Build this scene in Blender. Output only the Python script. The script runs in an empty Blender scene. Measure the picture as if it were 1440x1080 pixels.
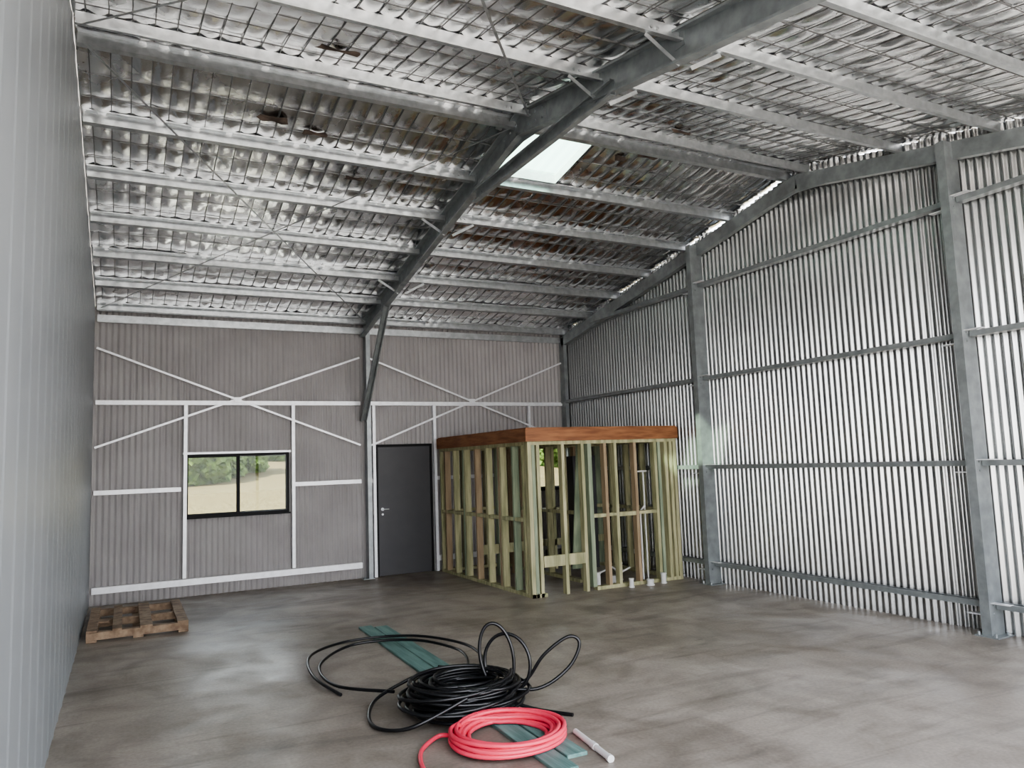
import bpy, bmesh, math, random
from mathutils import Vector, Matrix, noise
random.seed(7)
S=bpy.context.scene
XL,XM,XR,D,Y1,Y2,YF=-0.365,3.33,7.042,11.526,7.81,4.2,0.45
ZE,YR,ZR=3.891,5.99,4.948
SL=(ZR-ZE)/(D-YR)
def zt(y): return ZR-abs(y-YR)*SL

# ---------------------------------------------------------------- materials
def newmat(name):
    m=bpy.data.materials.new(name); m.use_nodes=True
    return m,m.node_tree,m.node_tree.nodes['Principled BSDF']
def mat(name,c1,c2=None,scale=5,rough=.5,metal=0,bump=0,bscale=None,stretch=(1,1,1),detail=6,lo=.35,hi=.65,rough2=None,spec=None):
    m,nt,b=newmat(name); N=nt.nodes; L=nt.links
    b.inputs['Roughness'].default_value=rough; b.inputs['Metallic'].default_value=metal
    if spec is not None: b.inputs['Specular IOR Level'].default_value=spec
    tc=N.new('ShaderNodeTexCoord'); mp=N.new('ShaderNodeMapping'); mp.inputs['Scale'].default_value=stretch
    L.new(tc.outputs['Object'],mp.inputs[0])
    nz=N.new('ShaderNodeTexNoise'); nz.inputs['Scale'].default_value=scale; nz.inputs['Detail'].default_value=detail
    L.new(mp.outputs[0],nz.inputs['Vector'])
    r=N.new('ShaderNodeValToRGB'); r.color_ramp.elements[0].position=lo; r.color_ramp.elements[1].position=hi
    r.color_ramp.elements[0].color=(*c1,1); r.color_ramp.elements[1].color=(*(c2 or c1),1)
    L.new(nz.outputs['Fac'],r.inputs[0]); L.new(r.outputs[0],b.inputs['Base Color'])
    if rough2 is not None:
        mr=N.new('ShaderNodeMapRange'); mr.inputs[1].default_value=lo; mr.inputs[2].default_value=hi
        mr.inputs[3].default_value=rough; mr.inputs[4].default_value=rough2
        L.new(nz.outputs['Fac'],mr.inputs[0]); L.new(mr.outputs[0],b.inputs['Roughness'])
    if bump:
        n2=N.new('ShaderNodeTexNoise'); n2.inputs['Scale'].default_value=bscale or scale*4; n2.inputs['Detail'].default_value=4
        L.new(mp.outputs[0],n2.inputs['Vector'])
        bp=N.new('ShaderNodeBump'); bp.inputs['Strength'].default_value=bump; bp.inputs['Distance'].default_value=.02
        L.new(n2.outputs['Fac'],bp.inputs['Height']); L.new(bp.outputs[0],b.inputs['Normal'])
    return m
M_back=mat('cladding_inner_grey',(.30,.285,.282),(.345,.33,.325),2,rough=.55)
M_right=mat('cladding_zinc',(.38,.385,.385),(.45,.455,.45),1.5,rough=.27,metal=.88)
M_left=mat('cladding_blue_grey',(.26,.28,.295),(.29,.31,.325),1,rough=.42)
M_foil=mat('silver_foil',(.76,.765,.77),(.92,.925,.93),3,rough=.20,rough2=.30,metal=1,bump=.16,bscale=18)
M_wire=mat('mesh_wire_galv',(.20,.20,.20),rough=.5,metal=.7)
M_galv=mat('galvanised_steel',(.42,.44,.45),(.56,.58,.59),14,rough=.38,metal=.8)
M_galvw=mat('galvanised_bright',(.70,.71,.73),(.80,.81,.83),14,rough=.4,metal=.3)
M_dark=mat('galvanised_dark',(.24,.26,.265),(.33,.355,.36),9,rough=.42,metal=.5)
M_roof=mat('roof_sheet_outside',(.3,.3,.3),rough=.5)
M_door=mat('door_charcoal_paint',(.04,.04,.045),(.048,.048,.052),3,rough=.5)
M_black=mat('black_aluminium',(.010,.010,.011),rough=.6,spec=.2)
M_green=mat('treated_pine',(.25,.25,.135),(.46,.43,.26),3,rough=.7,bump=.1,stretch=(6,6,.7))
M_pine=mat('pine_framing',(.24,.17,.105),(.38,.29,.18),3,rough=.7,stretch=(6,6,.7))
M_greypine=mat('treated_pine_green',(.17,.21,.145),(.30,.34,.23),3,rough=.7,stretch=(6,6,.7))
M_lvl=mat('top_beam_timber',(.17,.062,.024),(.31,.135,.058),3,rough=.6,stretch=(1,1,8))
M_teal=mat('teal_stained_board',(.08,.165,.15),(.16,.27,.245),4,rough=.6,stretch=(8,.7,8),bump=.15)
M_pallet=mat('weathered_pallet_wood',(.17,.11,.07),(.34,.25,.17),4,rough=.8,stretch=(3,3,3),bump=.2)
M_poly=mat('black_poly_pipe',(.005,.005,.006),rough=.33)
M_pink=mat('red_pipe',(.70,.045,.085),(.80,.08,.13),2,rough=.35)
M_white=mat('white_pvc',(.62,.62,.60),rough=.35)
M_dirt=mat('outside_ground',(.42,.39,.34),(.55,.51,.45),2,rough=.95)
M_grass=mat('dry_grass',(.052,.043,.020),(.120,.098,.052),9,rough=1,stretch=(3,.8,.35),detail=12,lo=.3,hi=.7,spec=0)
M_leaf=mat('tree_foliage',(.010,.024,.005),(.105,.145,.042),6,rough=1,detail=8,spec=0)
M_insul=mat('torn_insulation',(.03,.022,.018),(.10,.075,.06),8,rough=1)

def concrete():
    m,nt,b=newmat('concrete_floor'); N=nt.nodes; L=nt.links
    tc=N.new('ShaderNodeTexCoord')
    def nz(s,d,st=(1,1,1),dist=0,rot=0):
        mp=N.new('ShaderNodeMapping'); mp.inputs['Scale'].default_value=st; mp.inputs['Rotation'].default_value=(0,0,rot); L.new(tc.outputs['Object'],mp.inputs[0])
        n=N.new('ShaderNodeTexNoise'); n.inputs['Scale'].default_value=s; n.inputs['Detail'].default_value=d; n.inputs['Distortion'].default_value=dist
        L.new(mp.outputs[0],n.inputs['Vector']); return n
    def ramp(n,stops):
        r=N.new('ShaderNodeValToRGB'); e=r.color_ramp.elements
        while len(e)<len(stops): e.new(.5)
        for i,(p,c) in enumerate(stops): e[i].position=p; e[i].color=(*c,1)
        L.new(n.outputs['Fac'],r.inputs[0]); return r
    def mix(a,bb,mode,f):
        x=N.new('ShaderNodeMix'); x.data_type='RGBA'; x.blend_type=mode; x.inputs[0].default_value=f
        L.new(a.outputs[0] if a.type!='MIX' else a.outputs[2],x.inputs[6]); L.new(bb.outputs[0],x.inputs[7]); return x
    big=ramp(nz(.55,5,(1,.6,1),.6),[(.3,(.245,.208,.174)),(.5,(.32,.28,.238)),(.72,(.395,.35,.305))])
    med=ramp(nz(2.2,8,(1,.7,1),1.2),[(.35,(.74,.73,.72)),(.6,(1,1,1))])
    fine=ramp(nz(45,4),[(.3,(.84,.84,.84)),(.7,(1.08,1.08,1.08))])
    streak=ramp(nz(1.6,6,(.35,2.2,1),2.0),[(.28,(.60,.59,.58)),(.43,(1,1,1))])
    st2=ramp(nz(.9,6,(.5,1.6,1),1.8,.7),[(.34,(.66,.65,.64)),(.50,(1,1,1))])
    x=mix(big,med,'MULTIPLY',1); x=mix(x,fine,'MULTIPLY',1); x=mix(x,streak,'MULTIPLY',.7); x=mix(x,st2,'MULTIPLY',.75)
    L.new(x.outputs[2],b.inputs['Base Color'])
    rn=nz(1.1,6,(1,1,1),1); mr=N.new('ShaderNodeMapRange'); mr.inputs[1].default_value=.3; mr.inputs[2].default_value=.7
    mr.inputs[3].default_value=.30; mr.inputs[4].default_value=.60
    b.inputs['Specular IOR Level'].default_value=.3
    L.new(rn.outputs['Fac'],mr.inputs[0]); L.new(mr.outputs[0],b.inputs['Roughness'])
    bn=nz(7,9,(1,1,1),1); bp=N.new('ShaderNodeBump'); bp.inputs['Strength'].default_value=.16; bp.inputs['Distance'].default_value=.02
    L.new(bn.outputs['Fac'],bp.inputs['Height']); L.new(bp.outputs[0],b.inputs['Normal'])
    return m
M_conc=concrete()
def glassmat():
    m=bpy.data.materials.new('window_glass'); m.use_nodes=True; nt=m.node_tree; nt.nodes.clear()
    o=nt.nodes.new('ShaderNodeOutputMaterial'); t=nt.nodes.new('ShaderNodeBsdfTransparent'); g=nt.nodes.new('ShaderNodeBsdfGlossy')
    t.inputs[0].default_value=(.92,.95,.93,1); g.inputs['Roughness'].default_value=.02
    x=nt.nodes.new('ShaderNodeMixShader'); x.inputs[0].default_value=.012
    nt.links.new(t.outputs[0],x.inputs[1]); nt.links.new(g.outputs[0],x.inputs[2]); nt.links.new(x.outputs[0],o.inputs[0]); return m
M_glass=glassmat()
def skylmat():
    m=bpy.data.materials.new('polycarbonate_skylight'); m.use_nodes=True; nt=m.node_tree; nt.nodes.clear()
    o=nt.nodes.new('ShaderNodeOutputMaterial'); t=nt.nodes.new('ShaderNodeBsdfTranslucent'); g=nt.nodes.new('ShaderNodeBsdfTransparent')
    t.inputs[0].default_value=(.20,.30,.23,1); g.inputs[0].default_value=(.52,.74,.58,1)
    x=nt.nodes.new('ShaderNodeMixShader'); x.inputs[0].default_value=.55
    nt.links.new(t.outputs[0],x.inputs[1]); nt.links.new(g.outputs[0],x.inputs[2]); nt.links.new(x.outputs[0],o.inputs[0]); return m
M_sky=skylmat()

# ---------------------------------------------------------------- mesh helpers
def obj(name,bm,mats,smooth=False,parent=None):
    me=bpy.data.meshes.new(name); bmesh.ops.recalc_face_normals(bm,faces=bm.faces)
    bm.to_mesh(me); bm.free()
    for m in (mats if isinstance(mats,list) else [mats]): me.materials.append(m)
    if smooth:
        for p in me.polygons: p.use_smooth=True
    o=bpy.data.objects.new(name,me); bpy.context.collection.objects.link(o)
    if parent: o.parent=parent
    return o
def empty(name):
    e=bpy.data.objects.new(name,None); bpy.context.collection.objects.link(e); return e
def box(bm,lo,hi,mi=0):
    r=bmesh.ops.create_cube(bm,size=1); c=[(lo[i]+hi[i])/2 for i in range(3)]; s=[abs(hi[i]-lo[i]) for i in range(3)]
    for v in r['verts']: v.co=Vector([c[i]+v.co[i]*s[i] for i in range(3)])
    for f in {f for v in r['verts'] for f in v.link_faces}: f.material_index=mi
def sweep(bm,p0,p1,prof,hint,mi=0):
    p0=Vector(p0);p1=Vector(p1);a=(p1-p0).normalized();v=Vector(hint);v=(v-a*v.dot(a)).normalized();u=v.cross(a)
    A=[bm.verts.new(p0+u*x+v*y) for x,y in prof];B=[bm.verts.new(p1+u*x+v*y) for x,y in prof];n=len(prof)
    fs=[bm.faces.new((A[i],A[(i+1)%n],B[(i+1)%n],B[i])) for i in range(n)]+[bm.faces.new(A[::-1]),bm.faces.new(B)]
    for f in fs: f.material_index=mi
def C(h,b,l=.018,t=.004):
    H=h/2
    return [(0,-H),(b,-H),(b,-H+l),(b-t,-H+l),(b-t,-H+t),(t,-H+t),(t,H-t),(b-t,H-t),(b-t,H-l),(b,H-l),(b,H),(0,H)]
def Z(h,b,l=.015,t=.004):
    H=h/2
    return [(0,-H),(b,-H),(b,-H+l),(b-t,-H+l),(b-t,-H+t),(t,-H+t),(t,H),(-b,H),(-b,H-l),(-b+t,H-l),(-b+t,H-t),(0,H-t)]
def R(w,h): return [(-w/2,-h/2),(w/2,-h/2),(w/2,h/2),(-w/2,h/2)]
def tube(bm,p0,p1,r,seg=14,mi=0):
    sweep(bm,p0,p1,[(r*math.cos(2*math.pi*i/seg),r*math.sin(2*math.pi*i/seg)) for i in range(seg)],
          (0,0,1) if abs((Vector(p1)-Vector(p0)).normalized().z)<.9 else (1,0,0),mi)
def bolt(bm,p,axis,r=.014,l=.012):
    p=Vector(p);a=Vector(axis); tube(bm,p,p+a*l,r,6)

# ---------------------------------------------------------------- corrugated walls
def corr(name,m,a0,a1,fixed,axis,ztop,pitch,depth,holes=(),sign=1,prof='sine'):
    bm=bmesh.new(); seg=10 if prof=='sine' else 6
    n=int(round((a1-a0)/pitch)); xs=[]
    for i in range(n):
        if prof=='sine':
            for k in range(seg): xs.append((a0+(i+k/seg)*pitch, depth/2*math.cos(2*math.pi*k/seg)))
        else:
            for fr,dd in ((0,0),(.42,0),(.5,1),(.66,1),(.74,0)): xs.append((a0+(i+fr)*pitch,dd*depth))
    xs=[x for x in xs if x[0]<a1-1e-4]+[(a1,0)]
    for h in holes:
        for e in (h[0],h[1]): xs.append((e,0))
    xs.sort()
    def P(a,d,z): return (a,fixed+sign*d,z) if axis=='x' else (fixed+sign*d,a,z)
    for i in range(len(xs)-1):
        (s,ds),(e,de)=xs[i],xs[i+1]
        if e-s<1e-5: continue
        mid=(s+e)/2; segs=[(0,None)]
        for h in holes:
            if h[0]<mid<h[1]: segs=([(0,h[2])] if h[2]>0 else [])+[(h[3],None)]
        for lo,hi in segs:
            v=[bm.verts.new(P(s,ds,lo)),bm.verts.new(P(e,de,lo)),bm.verts.new(P(e,de,ztop(e) if hi is None else hi)),bm.verts.new(P(s,ds,ztop(s) if hi is None else hi))]
            bm.faces.new(v)
    bmesh.ops.remove_doubles(bm,verts=bm.verts,dist=1e-5)
    return obj(name,bm,m,smooth=(prof=='sine'))
W1=(.75,2.17,1.08,1.96); W2=(6.28,6.92,1.2,1.95); DR=(3.50,4.44,0,2.04)
corr('wall_back',M_back,XL-.06,XR+.03,D+.012,'x',lambda a:ZE+.12,.076,.018,[W1,DR,W2])
def rtop(a):
    g=0
    if 6.15<a<8.1: g=.04*max(0,min(1,.45+1.8*noise.noise(Vector((a*3.3,7,0)))))
    if 4.5<a<5.2: g=.025*max(0,min(1,.4+1.6*noise.noise(Vector((a*4.3,7,0)))))
    return zt(a)+.10-g
corr('wall_right',M_right,YF,D+.04,XR+.014,'y',rtop,.076,.030)
corr('wall_left',M_left,YF,D+.04,XL-.03,'y',lambda a:zt(a)+.12,.38,.004,prof='trap')

bm=bmesh.new(); box(bm,(XL-.05,-3,-.15),(XR+.08,D+.08,0)); obj('floor',bm,M_conc)
bm=bmesh.new(); box(bm,(-40,-50,-.30),(50,D+2,-.16)); obj('outside_ground',bm,M_dirt)

def zfield(x,y): return -.2+max(0,(y-D-3))*.115+ .35*noise.noise(Vector((x*.15,y*.15,0)))+.12*noise.noise(Vector((x*.9,y*.9,3)))
bm=bmesh.new(); nx,ny=90,50; g=[]
for j in range(ny+1):
    row=[]
    for i in range(nx+1):
        x=-40+i*110/nx; y=D+1.9+j*60/ny
        row.append(bm.verts.new((x,y,zfield(x,y))))
    g.append(row)
for j in range(ny):
    for i in range(nx): bm.faces.new((g[j][i],g[j][i+1],g[j+1][i+1],g[j+1][i]))
obj('dry_grass_field',bm,M_grass,smooth=True)
def tree(x,y,z,s,name):
    bm=bmesh.new(); tube(bm,(x,y,z-.1),(x+.1*s,y,z+1.1*s),.08*s,10,1)
    for k in range(4):
        a=k*1.7; tube(bm,(x+.1*s,y,z+.9*s),(x+.7*s*math.cos(a),y+.7*s*math.sin(a),z+1.6*s),.05*s,8,1)
    for k in range(11):
        a=k*2.4; c=Vector((x+.75*s*math.cos(a)*(k%3)/2,y+.75*s*math.sin(a)*(k%3)/2,z+(.65+.4*(k%4))*s))
        r=bmesh.ops.create_icosphere(bm,subdivisions=4,radius=.62*s)
        for v in r['verts']:
            n=v.co.normalized(); v.co=c+v.co*(1+.35*noise.noise(n*2.5+c)+.22*noise.noise(n*8+c))
    obj(name,bm,[M_leaf,M_leaf])
for i,(x,y,s) in enumerate([(2.0,28,1.0),(2.9,29,.8),(3.8,30,.8),(5.2,34,.9),(6.4,36,1.0),(1.0,36,1.6),(17.0,30,1.2),(19.0,31,1.4),(-3,37,1.8),(9,40,2)]):
    tree(x,y,zfield(x,y)-.2,s,'gum_tree')

# ---------------------------------------------------------------- roof / foil ceiling
SK=(3.52,4.29,6.15,7.03)
FO=.105
def foil():
    bm=bmesh.new(); dx=.025; nx=int((XR+.03-XL)/dx)+1; y0=YF-.1; dy=.03; ny=int((D+.05-y0)/dy)
    g=[]; rnd={}
    for j in range(ny+1):
        y=y0+j*dy; row=[]
        for i in range(nx+1):
            x=XL-.02+i*dx
            cx,cy=math.floor(x/.15),math.floor(y/.30)
            if (cx,cy) not in rnd: rnd[(cx,cy)]=(random.uniform(.5,1),random.uniform(-.007,.007),random.uniform(-.007,.007))
            q=rnd[(cx,cy)]
            fx=abs(math.sin(math.pi*x/.15)); fy=abs(math.sin(math.pi*y/.30))
            e=(fx**.8)*(fy**.7)
            d=.024*q[0]*e+e*(q[1]*(x/.15-cx-.5)+q[2]*(y/.3-cy-.5))*1.5
            w=.014*noise.noise(Vector((x*1.3,y*1.3,0)))+.006*noise.noise(Vector((x*9,y*6,1)))
            row.append(bm.verts.new((x,y,zt(y)+FO-d+w)))
        g.append(row)
    for j in range(ny):
        for i in range(nx):
            c=(g[j][i].co+g[j+1][i+1].co)/2
            if SK[0]<c.x<SK[1] and SK[2]<c.y<SK[3]: continue
            bm.faces.new((g[j][i],g[j][i+1],g[j+1][i+1],g[j+1][i]))
    loose=[v for v in bm.verts if not v.link_faces]; bmesh.ops.delete(bm,geom=loose,context='VERTS')
    return obj('ceiling',bm,M_foil,smooth=True)
ceil=foil()
def rp(x,y,o): return (x,y,zt(y)+o)
bm=bmesh.new()
for (x,y,w,l) in ((1.42,5.45,.34,.09),(1.15,6.75,.28,.10),(1.55,6.85,.22,.08),(4.95,5.62,.26,.08),(5.02,6.28,.30,.09),(4.75,6.40,.14,.10),(2.1,7.5,.2,.06)):
    n=18; vs=[]
    for k in range(n):
        a=2*math.pi*k/n; q=1+.5*noise.noise(Vector((math.cos(a)*1.6+x*5,math.sin(a)*1.6+y*5,0)))
        vs.append(bm.verts.new(rp(x+w/2*q*math.cos(a),y+l/2*q*math.sin(a),FO-.036-.012*math.sin(a*3))))
    c=bm.verts.new(rp(x,y,FO-.05))
    for k in range(n): bm.faces.new((vs[k],vs[(k+1)%n],c))
obj('torn_insulation',bm,M_insul,parent=ceil)
bm=bmesh.new()
def rquad(bm,x0,x1,y0,y1,o,mi=0):
    f=bm.faces.new([bm.verts.new(rp(*p,o)) for p in ((x0,y0),(x1,y0),(x1,y1),(x0,y1))]); f.material_index=mi
X0,X1=XL-.15,XR+.08; RO=.19
rquad(bm,X0,X1,YF-.2,YR,RO); rquad(bm,X0,X1,YR,SK[2],RO); rquad(bm,X0,SK[0],SK[2],SK[3],RO); rquad(bm,SK[1],X1,SK[2],SK[3],RO); rquad(bm,X0,X1,SK[3],D+.25,RO)
obj('roof_sheet',bm,M_roof)
sk=empty('roof_skylight')
bm=bmesh.new(); n=30
for i in range(n):
    xa=SK[0]+(SK[1]-SK[0])*i/n; xb=SK[0]+(SK[1]-SK[0])*(i+1)/n
    za=.165+.008*math.cos(i*1.2); zb=.165+.008*math.cos((i+1)*1.2)
    bm.faces.new([bm.verts.new(p) for p in (rp(xa,SK[2],za),rp(xb,SK[2],zb),rp(xb,SK[3],zb),rp(xa,SK[3],za))])
obj('panel',bm,M_sky,parent=sk)
bm=bmesh.new()
for (a,b) in (((SK[0],SK[2]),(SK[1],SK[2])),((SK[0],SK[3]),(SK[1],SK[3])),((SK[0],SK[2]),(SK[0],SK[3])),((SK[1],SK[2]),(SK[1],SK[3]))):
    bm.faces.new([bm.verts.new(p) for p in (rp(*a,.07),rp(*b,.07),rp(*b,.19),rp(*a,.19))])
obj('upstand',bm,M_galvw,parent=sk)
bm=bmesh.new(); r=.003; WO=FO-.010
k=math.ceil(XL/.15)
while k*.15<XR:
    x=k*.15; 
    segs=[(YF,YR),(YR,D)] if not (SK[0]<x<SK[1]) else [(YF,YR),(YR,SK[2]),(SK[3],D)]
    for a,b in segs: sweep(bm,rp(x,a,WO),rp(x,b,WO),R(2*r,2*r),(0,0,1))
    k+=1
k=math.ceil(YF/.30)
while k*.30<D:
    y=k*.30
    segs=[(XL,XR)] if not (SK[2]<y<SK[3]) else [(XL,SK[0]),(SK[1],XR)]
    for a,b in segs: sweep(bm,rp(a,y,WO),rp(b,y,WO),R(2*r,2*r),(0,0,1))
    k+=1
obj('roof_safety_mesh',bm,M_wire)
bm=bmesh.new()
PB=[6.12,7.10,7.97,8.85,9.68,10.5,11.3]; PFr=[5.86,4.70,3.74,2.84,1.95,1.05]
for y in PB+PFr:
    s=1 if y>YR else -1
    nrm=Vector((0,s*SL,1)).normalized()
    c=zt(y)+.04
    sweep(bm,(XL,y,c),(XR,y,c),Z(.10,.05) if s>0 else [(-a,b) for a,b in Z(.10,.05)],nrm)
    for xx in (XM-.25,XM+.25,XM-.2,XM+.2): bolt(bm,(xx,y-.001,c),(0,-1,0),.012)
obj('roof_purlins',bm,M_galv)
bm=bmesh.new()
def strap(p,q,w=.020,o=-.02):
    sweep(bm,rp(*p,o),rp(*q,o),R(w,.002),(0,0,1))
xa,xb=XL+.05,XM-.05
strap((xa,11.2),(xb,6.1)); strap((xb,11.2),(xa,6.1)); strap((xa,5.8),(xb,.8)); strap((xb,5.8),(xa,.8))
obj('roof_strap_bracing',bm,M_galv)

# ---------------------------------------------------------------- portal frames
def portal(name,x,flip=1,m=M_dark,knee=True,tie=True,cb=.15,rd=.2,o=.0,fly=False):
    bm=bmesh.new(); h=rd/2
    CP=[(flip*a,b) for a,b in C(rd,.076)]
    sl=math.cos(math.atan(SL))
    for ya,yb in ((YR,D-.08),(YR,YF+.1)):
        pa=Vector((x,ya,zt(ya)+o-h/sl)); pb=Vector((x,yb,zt(yb)+o-h/sl))
        sweep(bm,pa,pb,CP if ya<yb else [(-a,b) for a,b in CP],(0,0,1))
    za=zt(YR)+o
    vs=[(YR-.45,zt(YR-.45)+o-.01),(YR,za-.01),(YR+.45,zt(YR+.45)+o-.01),(YR+.45,zt(YR+.45)+o-rd-.0),(YR,za-rd-.05),(YR-.45,zt(YR-.45)+o-rd)]
    A=[bm.verts.new((x-.012*flip,y,z)) for y,z in vs]; B=[bm.verts.new((x-.004*flip,y,z)) for y,z in vs]; n=len(vs)
    bm.faces.new(A); bm.faces.new(B[::-1])
    for i in range(n): bm.faces.new((A[i],A[(i+1)%n],B[(i+1)%n],B[i]))
    for dy in (-.38,-.25,-.12,.12,.25,.38):
        for dz in (.05,.14): bolt(bm,(x-.012*flip,YR+dy,zt(YR+dy)+o-dz),(-flip,0,0))
    CC=[(a,b) for a,b in C(cb,.065)]
    sweep(bm,(x,D-.10,0),(x,D-.10,zt(D-.1)+o-.02),CC,(0,1,0))
    sweep(bm,(x,YF+.10,0),(x,YF+.10,zt(YF+.1)+o-.02),CC,(0,1,0))
    for yy in (D-.10,YF+.10):
        box(bm,(x-.09,yy-.09,0),(x+.09,yy+.07,.010))
        for a in (-.06,.06): bolt(bm,(x+a,yy-.06,.01),(0,0,1),.012,.03)
    if knee:
        sweep(bm,(x-.045,D-.13,2.42),(x-.045,10.15,zt(10.15)-.16),C(.09,.045),(1,0,0))
        sweep(bm,(x-.045,YF+.13,2.42),(x-.045,2*YR-10.15,zt(10.15)-.16),C(.09,.045),(1,0,0))
    if tie:
        zc=4.51
        sweep(bm,(x-.05,YR-1.55,zc),(x-.05,YR+1.0,zc),C(.13,.05),(0,0,1))
        for yy in (YR-1.4,YR-1.3,YR+.85,YR+.95): bolt(bm,(x-.055,yy,zc+.0),(-1,0,0))
    if fly:
        for y in PB+PFr: box(bm,(x-.010,y-.05,zt(y)-.05),(x-.002,y+.05,zt(y)+.07))
        for y in (7.97,9.68,4.70,3.74):
            sweep(bm,(x-.30,y,zt(y)-.02),(x-.02,y,zt(y)-.18),R(.03,.004),(0,1,0),1)
            sweep(bm,(x+.36,y,zt(y)-.02),(x+.08,y,zt(y)-.18),R(.03,.004),(0,1,0),1)
    return obj(name,bm,[m,M_galv])
portal('steel_portal_frame',XM,1,rd=.235,o=.06,fly=True)
portal('steel_portal_frame',XR-.09,-1,knee=False,tie=False,rd=.17,o=-.01)

# ---------------------------------------------------------------- gable wall columns & girts
GZ=[.24,1.51,2.70,3.98]
def gcol(y):
    bm=bmesh.new(); top=zt(y)-.03
    sweep(bm,(XR-.11,y-.06,0),(XR-.11,y-.06,top),[(-a,b) for a,b in C(.20,.085,.02)],(1,0,0))
    box(bm,(XR-.24,y-.13,0),(XR,y+.08,.012))
    for a in (-.1,.05): bolt(bm,(XR-.22,y+a,.012),(0,0,1),.012,.03); bolt(bm,(XR-.04,y+a,.012),(0,0,1),.012,.03)
    for z in GZ:
        if z<top-.1:
            for dz in (-.04,.04):
                bolt(bm,(XR-.15,y-.059,z+dz),(0,-1,0),.012)
            box(bm,(XR-.19,y+.026,z-.060),(XR-.125,y+.16,z-.052),1); box(bm,(XR-.19,y-.22,z+.052),(XR-.125,y-.062,z+.060),1)
    return obj('wall_column',bm,[M_dark,M_galvw])
for y in (Y1,Y2): gcol(y)
bm=bmesh.new()
segs=[(YF+.1,Y2-.07),(Y2+.04,Y1-.07),(Y1+.04,D-.06)]
for z in GZ:
    for a,b in segs:
        if z>3.85:
            lim=YR+(ZR-z-.12)/SL; lo=YR-(ZR-z-.12)/SL
            a2,b2=max(a,lo),min(b,lim)
            if b2-a2<.2: continue
        else: a2,b2=a,b
        sweep(bm,(XR-.07,a2,z),(XR-.07,b2,z),C(.10,.05),(1,0,0),0)
obj('wall_girts_right',bm,M_dark)

bm=bmesh.new()
def bg(x0,x1,z,h=.06): sweep(bm,(x0,D-.035,z),(x1,D-.035,z),[(a-.02,b) for a,b in C(.06,h,.014)],(0,1,0))
bg(XL,XM-.07,2.70); bg(XM+.07,XR-.1,2.70)
bg(XL,.70,1.49); bg(2.22,XM-.07,1.49); bg(XM+.07,3.44,1.49); bg(4.5,W2[0]-.05,1.49)
bg(XL,XM-.07,.225,.085); bg(4.5,XR-.1,.225,.085)
def bs(x,z0,z1,w=.045): sweep(bm,(x,D-.04,z0),(x,D-.04,z1),C(.06,w,.014),(0,1,0))
bs(.73,.26,2.67); bs(2.21,.26,2.67); bs(3.45,0,2.67); bs(4.47,0,2.67); bs(6.24,.25,2.67)
sweep(bm,(.72,D-.03,1.99),(2.2,D-.03,1.99),C(.04,.03,.01),(0,1,0)); 
obj('wall_girts_back',bm,M_galvw)
bm=bmesh.new()
for (p,q) in (((XL,3.43),(3.25,2.04)),((XL,2.08),(3.25,3.41)),((3.39,3.41),(XR-.1,2.05)),((3.42,2.03),(XR-.1,3.43))):
    sweep(bm,(p[0],D-.085,p[1]),(q[0],D-.085,q[1]),R(.028,.003),(0,1,0))
for x,z in (((3.25+XL)/2,2.735),((3.39+XR-.1)/2,2.735)): box(bm,(x-.05,D-.095,z-.035),(x+.05,D-.088,z+.035))
obj('wall_strap_bracing',bm,M_galvw)

bm=bmesh.new()
sweep(bm,(XL,D-.04,ZE-.0),(XR,D-.04,ZE-.0),C(.05,.10,.012),(0,1,0))
obj('trim_1',bm,M_galv)

# windows
def window(name,w):
    e=empty(name); x0,x1,z0,z1=w; bm=bmesh.new(); t=.036
    ya,yb=D-.05,D+.05
    box(bm,(x0,ya,z0),(x1,yb,z0+t)); box(bm,(x0,ya,z1-t),(x1,yb,z1)); box(bm,(x0,ya,z0+t),(x0+t,yb,z1-t)); box(bm,(x1-t,ya,z0+t),(x1,yb,z1-t))
    xc=(x0+x1)/2; box(bm,(xc-.020,D-.035,z0+t),(xc+.020,D+.01,z1-t))
    s=.012
    for a,b,yy in ((x0+t,xc-.020,D-.03),(xc+.020,x1-t,D+.0)):
        box(bm,(a,yy,z0+t),(b,yy+.02,z0+t+s)); box(bm,(a,yy,z1-t-s),(b,yy+.02,z1-t)); box(bm,(a,yy,z0+t+s),(a+s*.6,yy+.02,z1-t-s)); box(bm,(b-s*.6,yy,z0+t+s),(b,yy+.02,z1-t-s))
    box(bm,(x0-.02,ya-.01,z0-.02),(x1+.02,ya+.02,z0))
    obj('frame',bm,M_black,parent=e)
    bm=bmesh.new(); box(bm,(x0+t,D-.012,z0+t),(x1-t,D-.008,z1-t)); obj('glass',bm,M_glass,parent=e)
window('window_1',W1); window('window_2',W2)
# door
e=empty('door_1'); bm=bmesh.new()
box(bm,(3.535,D-.03,.008),(4.405,D+.01,2.0)); obj('leaf',bm,M_door,parent=e)
bm=bmesh.new(); box(bm,(3.50,D-.05,0),(3.532,D+.04,2.04)); box(bm,(4.408,D-.05,0),(4.44,D+.04,2.04)); box(bm,(3.532,D-.05,2.004),(4.408,D+.04,2.04)); box(bm,(3.532,D+.015,0),(4.408,D+.04,2.004)); obj('jamb',bm,M_black,parent=e)
bm=bmesh.new(); tube(bm,(3.60,D-.03,1.03),(3.60,D-.04,1.03),.024,20); tube(bm,(3.60,D-.04,1.03),(3.60,D-.085,1.03),.010); tube(bm,(3.60,D-.08,1.03),(3.69,D-.08,1.03),.008); tube(bm,(3.6,D-.03,.95),(3.6,D-.040,.95),.016)
obj('lever_handle',bm,M_galv,parent=e)

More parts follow.
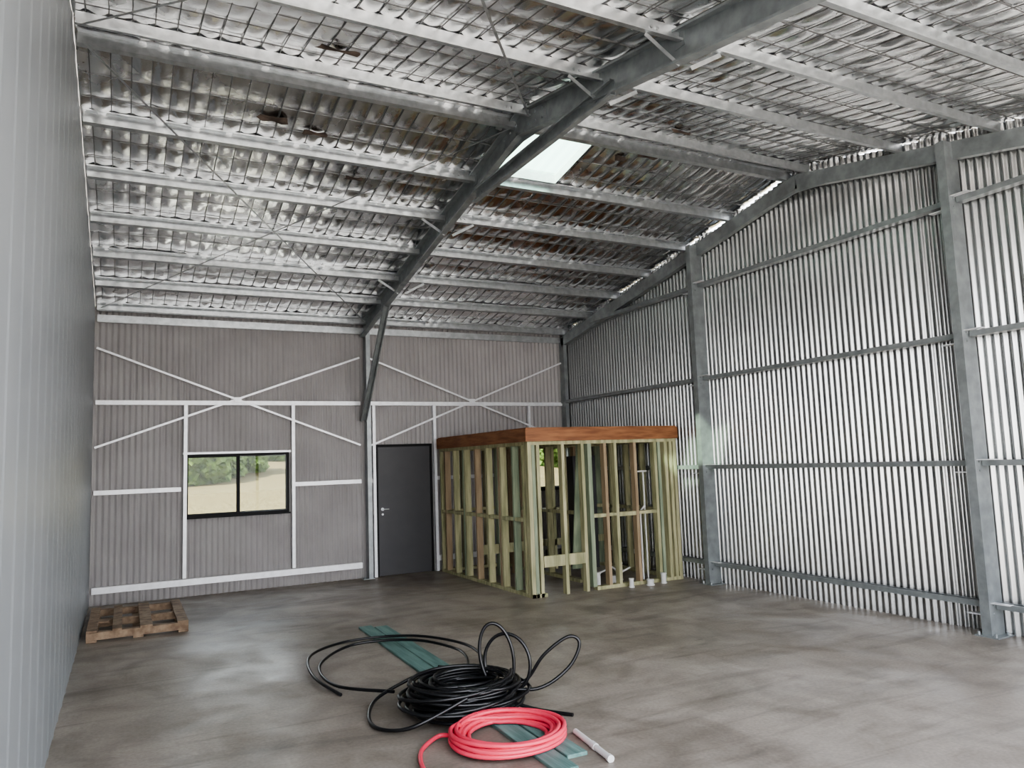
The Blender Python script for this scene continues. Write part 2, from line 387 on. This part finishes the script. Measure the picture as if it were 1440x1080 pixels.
# ---------------------------------------------------------------- timber framed room
room=empty('timber_framed_room')
RX0,RX1,RY0,RY1=4.52,6.90,8.36,11.36; PT=1.945
bmg,bmp,bmt=bmesh.new(),bmesh.new(),bmesh.new()
def pick(): 
    r=random.random(); return bmg if r<.6 else (bmt if r<.8 else bmp)
def studx(x,y,z0=.045,z1=PT-.045,b=None,w=.045):
    box(b or pick(),(x-w/2,y,z0),(x+w/2,y+.09,z1))
def study(x,y,z0=.045,z1=PT-.045,b=None,w=.045):
    box(b or pick(),(x,y-w/2,z0),(x+.09,y+w/2,z1))
fx=lambda x: RX0+(x-4.66)*(RX1-RX0)/2.2
box(bmg,(RX0,RY0,0),(fx(4.86),RY0+.09,.045)); box(bmg,(fx(5.55),RY0,0),(RX1,RY0+.09,.045)); box(bmg,(RX0,RY0,PT-.045),(RX1,RY0+.09,PT))
for x,b,w in ((4.685,bmg,.055),(4.735,bmt,.045),(4.80,bmg,.045),(5.14,bmg,.045),(5.42,bmg,.045),(5.52,bmt,.06),(5.75,bmp,.045),(5.90,bmg,.045),(6.20,bmp,.045),(6.52,bmg,.045),(6.58,bmt,.045),(6.69,bmg,.05),(6.77,bmg,.045),(6.835,bmg,.05)):
    studx(fx(x),RY0,b=b,w=w,z0=.0 if x<5.5 else .045)
for a,b in ((5.55,5.725),(5.775,5.875),(5.925,6.175),(6.225,6.495)): box(bmg,(fx(a),RY0,.93+random.uniform(-.01,.01)),(fx(b),RY0+.09,.975))
box(bmg,(fx(4.83),RY0-.0,.36),(fx(5.115),RY0+.045,.50)); box(bmg,(fx(5.165),RY0,.36),(fx(5.395),RY0+.045,.50))
box(bmg,(RX0,RY0+.09,0),(RX0+.09,RY1,.045)); box(bmg,(RX0,RY0+.09,PT-.045),(RX0+.09,RY1,PT))
ys=[8.52,8.80,9.16,9.22,9.60,9.98,10.36,10.42,10.78,11.14,11.33]
for i,y in enumerate(ys): study(RX0,y,b=[bmg,bmt,bmg,bmp,bmg,bmp,bmg,bmt,bmg,bmp,bmg][i])
for a,b in zip(ys[:-1],ys[1:]):
    if b-a>.1: box(bmg,(RX0,a+.023,.93),(RX0+.09,b-.023,.975))
box(bmg,(RX0+.09,RY1-.09,0),(RX1,RY1,.045)); box(bmg,(RX0+.09,RY1-.09,PT-.045),(RX1,RY1,PT))
for x in (4.9,5.3,5.7,6.1,6.2,6.82): studx(x,RY1-.09)
box(bmg,(5.3,RY1-.09,.93),(6.1,RY1,.975)); box(bmg,(RX0+.1,RY1-.09,.93),(5.28,RY1,.975))
box(bmg,(RX1-.09,RY0+.09,0),(RX1,RY1-.09,.045)); box(bmg,(RX1-.09,RY0+.09,PT-.045),(RX1,RY1-.09,PT))
for y in (8.7,9.1,9.5,9.9,10.3,10.7,11.05): study(RX1-.09,y)
box(bmg,(RX1-.09,8.7,.93),(RX1,11.2,.975))
for y in (8.95,9.4,9.85,10.3,10.7,11.1): study(5.62,y)
box(bmg,(5.62,9.0,.93),(5.71,11.2,.975)); box(bmg,(5.62,8.5,PT-.045),(5.71,RY1-.1,PT)); box(bmg,(5.62,9.0,0),(5.71,RY1-.1,.045))
for x in (4.95,5.2,5.9,6.3,6.6): studx(x,10.1)
box(bmg,(5.72,10.1,PT-.045),(RX1-.1,10.19,PT)); box(bmg,(5.72,10.1,.40),(RX1-.1,10.19,.50)); box(bmg,(5.72,10.1,.93),(RX1-.1,10.19,.975))
box(bmg,(RX0+.1,10.1,.36),(5.6,10.145,.50))
sweep(bmt,(5.42,8.70,.25),(5.44,8.50,1.9),R(.20,.02),(0,1,0))
for x in (5.0,5.45,5.9,6.35): box(bmp,(x,RY0+.05,PT+.002),(x+.045,RY1-.05,PT+.12))
obj('studs_treated',bmg,M_green,parent=room); obj('studs_pine',bmp,M_pine,parent=room); obj('studs_green',bmt,M_greypine,parent=room)
bm=bmesh.new()
BX1=RX1+.015
box(bm,(RX0-.04,RY0-.04,PT),(BX1,RY0+.005,PT+.16)); box(bm,(RX0-.04,RY0+.006,PT),(RX0+.005,RY1,PT+.16)); box(bm,(RX1-.03,RY0+.006,PT),(BX1,RY1,PT+.16)); box(bm,(RX0+.006,RY1-.045,PT),(RX1-.031,RY1,PT+.16))
box(bm,(RX0-.02,RY0-.02,PT+.161),(BX1-.01,RY1-.01,PT+.177))
obj('top_beam',bm,M_lvl,parent=room)
bm=bmesh.new()
box(bm,(6.05,9.75,.06),(6.10,10.05,1.75)); box(bm,(6.10,10.03,.06),(6.45,10.06,1.75)); box(bm,(6.10,9.75,1.72),(6.45,10.03,1.75)); box(bm,(6.40,9.75,.06),(6.45,10.03,1.72))
obj('inner_wall_lining',bm,M_door,parent=room)

# plumbing stubs
bm=bmesh.new()
for x,y,h,r in ((5.66,8.60,.16,.028),(5.92,8.62,.10,.05),(5.95,8.26,.10,.03),(6.24,8.24,.06,.045),(6.48,8.26,.12,.035),(6.2,8.85,.22,.025)):
    tube(bm,(x,y,0),(x,y,h),r,20); tube(bm,(x,y,h),(x,y,h+.02),r*1.15,20); tube(bm,(x,y,0),(x,y,.012),r*1.3,20)
for p,q in (((5.66,8.60,.17),(5.86,8.55,.24)),((5.86,8.55,.24),(5.98,8.58,.14)),((5.98,8.58,.14),(6.18,8.60,.2)),((6.5,8.62,.0),(6.5,8.62,1.5)),((6.42,8.62,0),(6.42,8.62,.95)),((6.42,8.62,.95),(6.5,8.62,1.02)),((6.4,8.62,1.5),(6.56,8.62,1.5))):
    tube(bm,p,q,.012,12)
obj('pvc_plumbing_pipes',bm,M_white)

# ---------------------------------------------------------------- pallet
bm=bmesh.new()
PX0,PX1,PY0,PY1=-.33,.64,9.05,10.6
def pb(lo,hi): box(bm,lo,hi)
for y in (PY0,(PY0+PY1)/2-.04,PY1-.09): pb((PX0,y,.022),(PX1,y+.09,.098))
for x in (PX0,(PX0+PX1)/2-.05,PX1-.1): pb((x,PY0,0),(x+.1,PY1,.022))
for x,w in ((PX0,.10),(PX0+.24,.09),(PX0+.50,.12),(PX0+.86,.11)): pb((x,PY0-.005,.098),(x+w,PY1+.005,.12))
pb((PX0+.02,PY0+.52,.098),(PX0+.2,PY0+.62,.119))
bmesh.ops.bevel(bm,geom=bm.edges[:],offset=.003,segments=1,affect='EDGES')
obj('wooden_pallet',bm,M_pallet)

# ---------------------------------------------------------------- teal boards
def plank(name,cx0,cy0,cx1,cy1,w,z,t=.022):
    bm=bmesh.new(); sweep(bm,(cx0,cy0,z+t/2),(cx1,cy1,z+t/2),R(w,t),(0,0,1))
    bmesh.ops.bevel(bm,geom=bm.edges[:],offset=.003,segments=1,affect='EDGES'); obj(name,bm,M_teal)
plank('teal_timber_board',2.29,8.0,2.18,3.7,.135,0.0)
plank('teal_timber_board',2.43,7.9,2.335,3.85,.135,0.0)

# ---------------------------------------------------------------- pipe coils
def catmull(P,n=10):
    P=[Vector(p) for p in P]; out=[]
    for i in range(len(P)-1):
        a=P[max(i-1,0)];b=P[i];c=P[i+1];d=P[min(i+2,len(P)-1)]
        for k in range(n):
            t=k/n; out.append(.5*((2*b)+(c-a)*t+(2*a-5*b+4*c-d)*t*t+(3*b-a-3*c+d)*t**3))
    return out+[P[-1]]
def pipe_obj(name,paths,r,m,parent=None):
    cu=bpy.data.curves.new(name,'CURVE'); cu.dimensions='3D'; cu.bevel_depth=r; cu.bevel_resolution=3; cu.use_fill_caps=True
    for pts in paths:
        s=cu.splines.new('POLY'); s.points.add(len(pts)-1)
        for i,p in enumerate(pts): s.points[i].co=(*p,1)
    tmp=bpy.data.objects.new(name,cu); bpy.context.collection.objects.link(tmp)
    bpy.context.view_layer.update()
    me=bpy.data.meshes.new_from_object(tmp.evaluated_get(bpy.context.evaluated_depsgraph_get()))
    bpy.data.objects.remove(tmp); me.materials.clear(); me.materials.append(m)
    for p in me.polygons: p.use_smooth=True
    o=bpy.data.objects.new(name,me); bpy.context.collection.objects.link(o)
    if parent: o.parent=parent
    return o
pr=.0125
paths=[]; cx,cy=2.12,5.0; pts=[]
turns=28
for i in range(turns*28):
    t=i/28; a=2*math.pi*t
    lay=t/turns
    rr=.47-.19*abs(math.sin(t*1.9))-.05*lay+.035*noise.noise(Vector((t*.9,1,0)))
    ox=.05*math.sin(t*.8); oy=.05*math.cos(t*1.3)
    z=pr+.023+ .18*lay+.022*math.sin(a+t*.7)+.018*noise.noise(Vector((a*.4,5,0)))
    if lay<.08: z=max(z,pr+.024)
    pts.append(Vector((cx+ox+rr*math.cos(a)*1.02,cy+oy+rr*math.sin(a)*.88,max(z,pr+.024))))
paths.append(pts)
Z0=pr+.002
paths.append(catmull([(1.46,5.77,Z0),(1.37,6.3,Z0+.03),(1.5,6.95,Z0+.04),(1.95,7.3,.05),(2.5,7.1,.06),(2.78,6.5,.06),(2.70,5.9,.06),(2.42,5.5,.12),(2.1,5.4,.2)]))
paths.append(catmull([(1.75,5.4,.08),(1.46,5.95,.04),(1.50,6.6,.05),(1.9,7.0,.08),(2.4,6.8,.09),(2.62,6.25,.08),(2.45,5.65,.1),(2.2,5.3,.2)]))
paths.append(catmull([(2.0,4.65,.18),(1.62,4.70,.05),(1.47,5.0,Z0),(1.62,5.4,.05),(2.0,5.5,.15)]))
def loop(c,ax,wd,h,tilt,z0):
    P=[]; 
    for k in range(0,41):
        a=-math.pi/2+2*math.pi*k/40*.96
        u=wd/2*math.cos(a); v=h/2*(1+math.sin(a))
        P.append(Vector((c[0]+u*ax[0]+v*tilt[0],c[1]+u*ax[1]+v*tilt[1],z0+v)))
    return P
paths.append(loop((2.42,5.0),(.89,-.45),.24,.46,(-.08,.1),.08))
paths.append(loop((2.47,4.98),(.75,-.65),.34,.40,(.02,.1),.06))
paths.append(catmull([(2.35,4.95,.12),(2.62,4.82,.10),(2.84,4.76,.22),(2.93,4.74,.38),(2.86,4.78,.43),(2.70,4.86,.31),(2.58,4.94,.13),(2.4,5.0,.12)]))
paths.append(catmull([(2.38,4.78,.06),(2.50,4.66,Z0+.01),(2.60,4.54,Z0),(2.67,4.44,Z0)]))
pipe_obj('black_poly_pipe_coil',paths,pr,M_poly)
paths=[];pts=[];cx,cy=2.11,4.29; turns=11
for i in range(turns*40):
    t=i/40;a=2*math.pi*t+2.6; k=int(t)
    ring=[0,1,2,3,4,0,1,2,3,.5,1.5][k]; nxt=[0,1,2,3,4,0,1,2,3,.5,1.5,2][k+1]
    f=t-k; f2=max(0,(f-.8)/.2); rg=ring*(1-f2)+nxt*f2
    lv=[0,0,0,0,0,1,1,1,1,2,2,2]; L_=lv[k]*(1-f2)+lv[k+1]*f2
    rr=.35-rg*.029+.008*math.sin(a*2+k)
    pts.append(Vector((cx+rr*1.03*math.cos(a),cy+rr*.97*math.sin(a),.024+.014+L_*.024+.003*math.sin(3*a+k))))
tail=catmull([(1.52,3.85,.015),(1.50,4.1,.015),(1.58,4.38,.016),(1.74,4.52,.03),pts[0]],12)
paths.append(tail[:-1]+pts)
pipe_obj('red_pipe_coil',paths,.0135,M_pink)
bm=bmesh.new(); tube(bm,(2.515,4.16,.019),(2.455,3.70,.019),.018,18); a=Vector((2.515,4.16,.019)); b_=Vector((2.455,3.70,.019))
tube(bm,a.lerp(b_,.5),a.lerp(b_,.62),.0215,18); tube(bm,a.lerp(b_,.97),a.lerp(b_,1.03),.0215,18)
obj('white_conduit_offcut',bm,M_white)

# ---------------------------------------------------------------- camera
yaw,pit,rol=map(math.radians,(27.416,5.913,-2.059))
F=Vector((math.sin(yaw)*math.cos(pit),math.cos(yaw)*math.cos(pit),math.sin(pit)))
Rr=Vector((math.cos(yaw),-math.sin(yaw),0));U=Rr.cross(F)
R2=Rr*math.cos(rol)+U*math.sin(rol);U2=-Rr*math.sin(rol)+U*math.cos(rol)
cam=bpy.data.cameras.new('camera'); cam.sensor_width=36; cam.lens=1052.6/1440*36; cam.clip_end=300
co=bpy.data.objects.new('camera',cam); bpy.context.collection.objects.link(co)
Mx=Matrix((R2,U2,-F)).transposed().to_4x4(); Mx.translation=(0,0,1.7); co.matrix_world=Mx
S.camera=co
# ---------------------------------------------------------------- light
w=bpy.data.worlds.new('sky'); S.world=w; w.use_nodes=True; nt=w.node_tree; N=nt.nodes; L=nt.links
bg_=N['Background']; bg_.inputs['Strength'].default_value=9
tc=N.new('ShaderNodeTexCoord'); sp=N.new('ShaderNodeSeparateXYZ'); L.new(tc.outputs['Generated'],sp.inputs[0])
r=N.new('ShaderNodeValToRGB'); r.color_ramp.elements[0].color=(.98,.97,.97,1); r.color_ramp.elements[1].color=(.50,.62,.85,1)
L.new(sp.outputs['Z'],r.inputs[0]); L.new(r.outputs[0],bg_.inputs['Color'])
sd=bpy.data.lights.new('sun','SUN'); sd.energy=34; sd.angle=.02; sd.color=(1,.95,.88)
so=bpy.data.objects.new('sun',sd); bpy.context.collection.objects.link(so)
d=Vector((3.05,1.35,-3.2)); so.rotation_euler=d.to_track_quat('-Z','Y').to_euler()
S.view_settings.view_transform='AgX'
S.view_settings.look='AgX - Medium High Contrast'
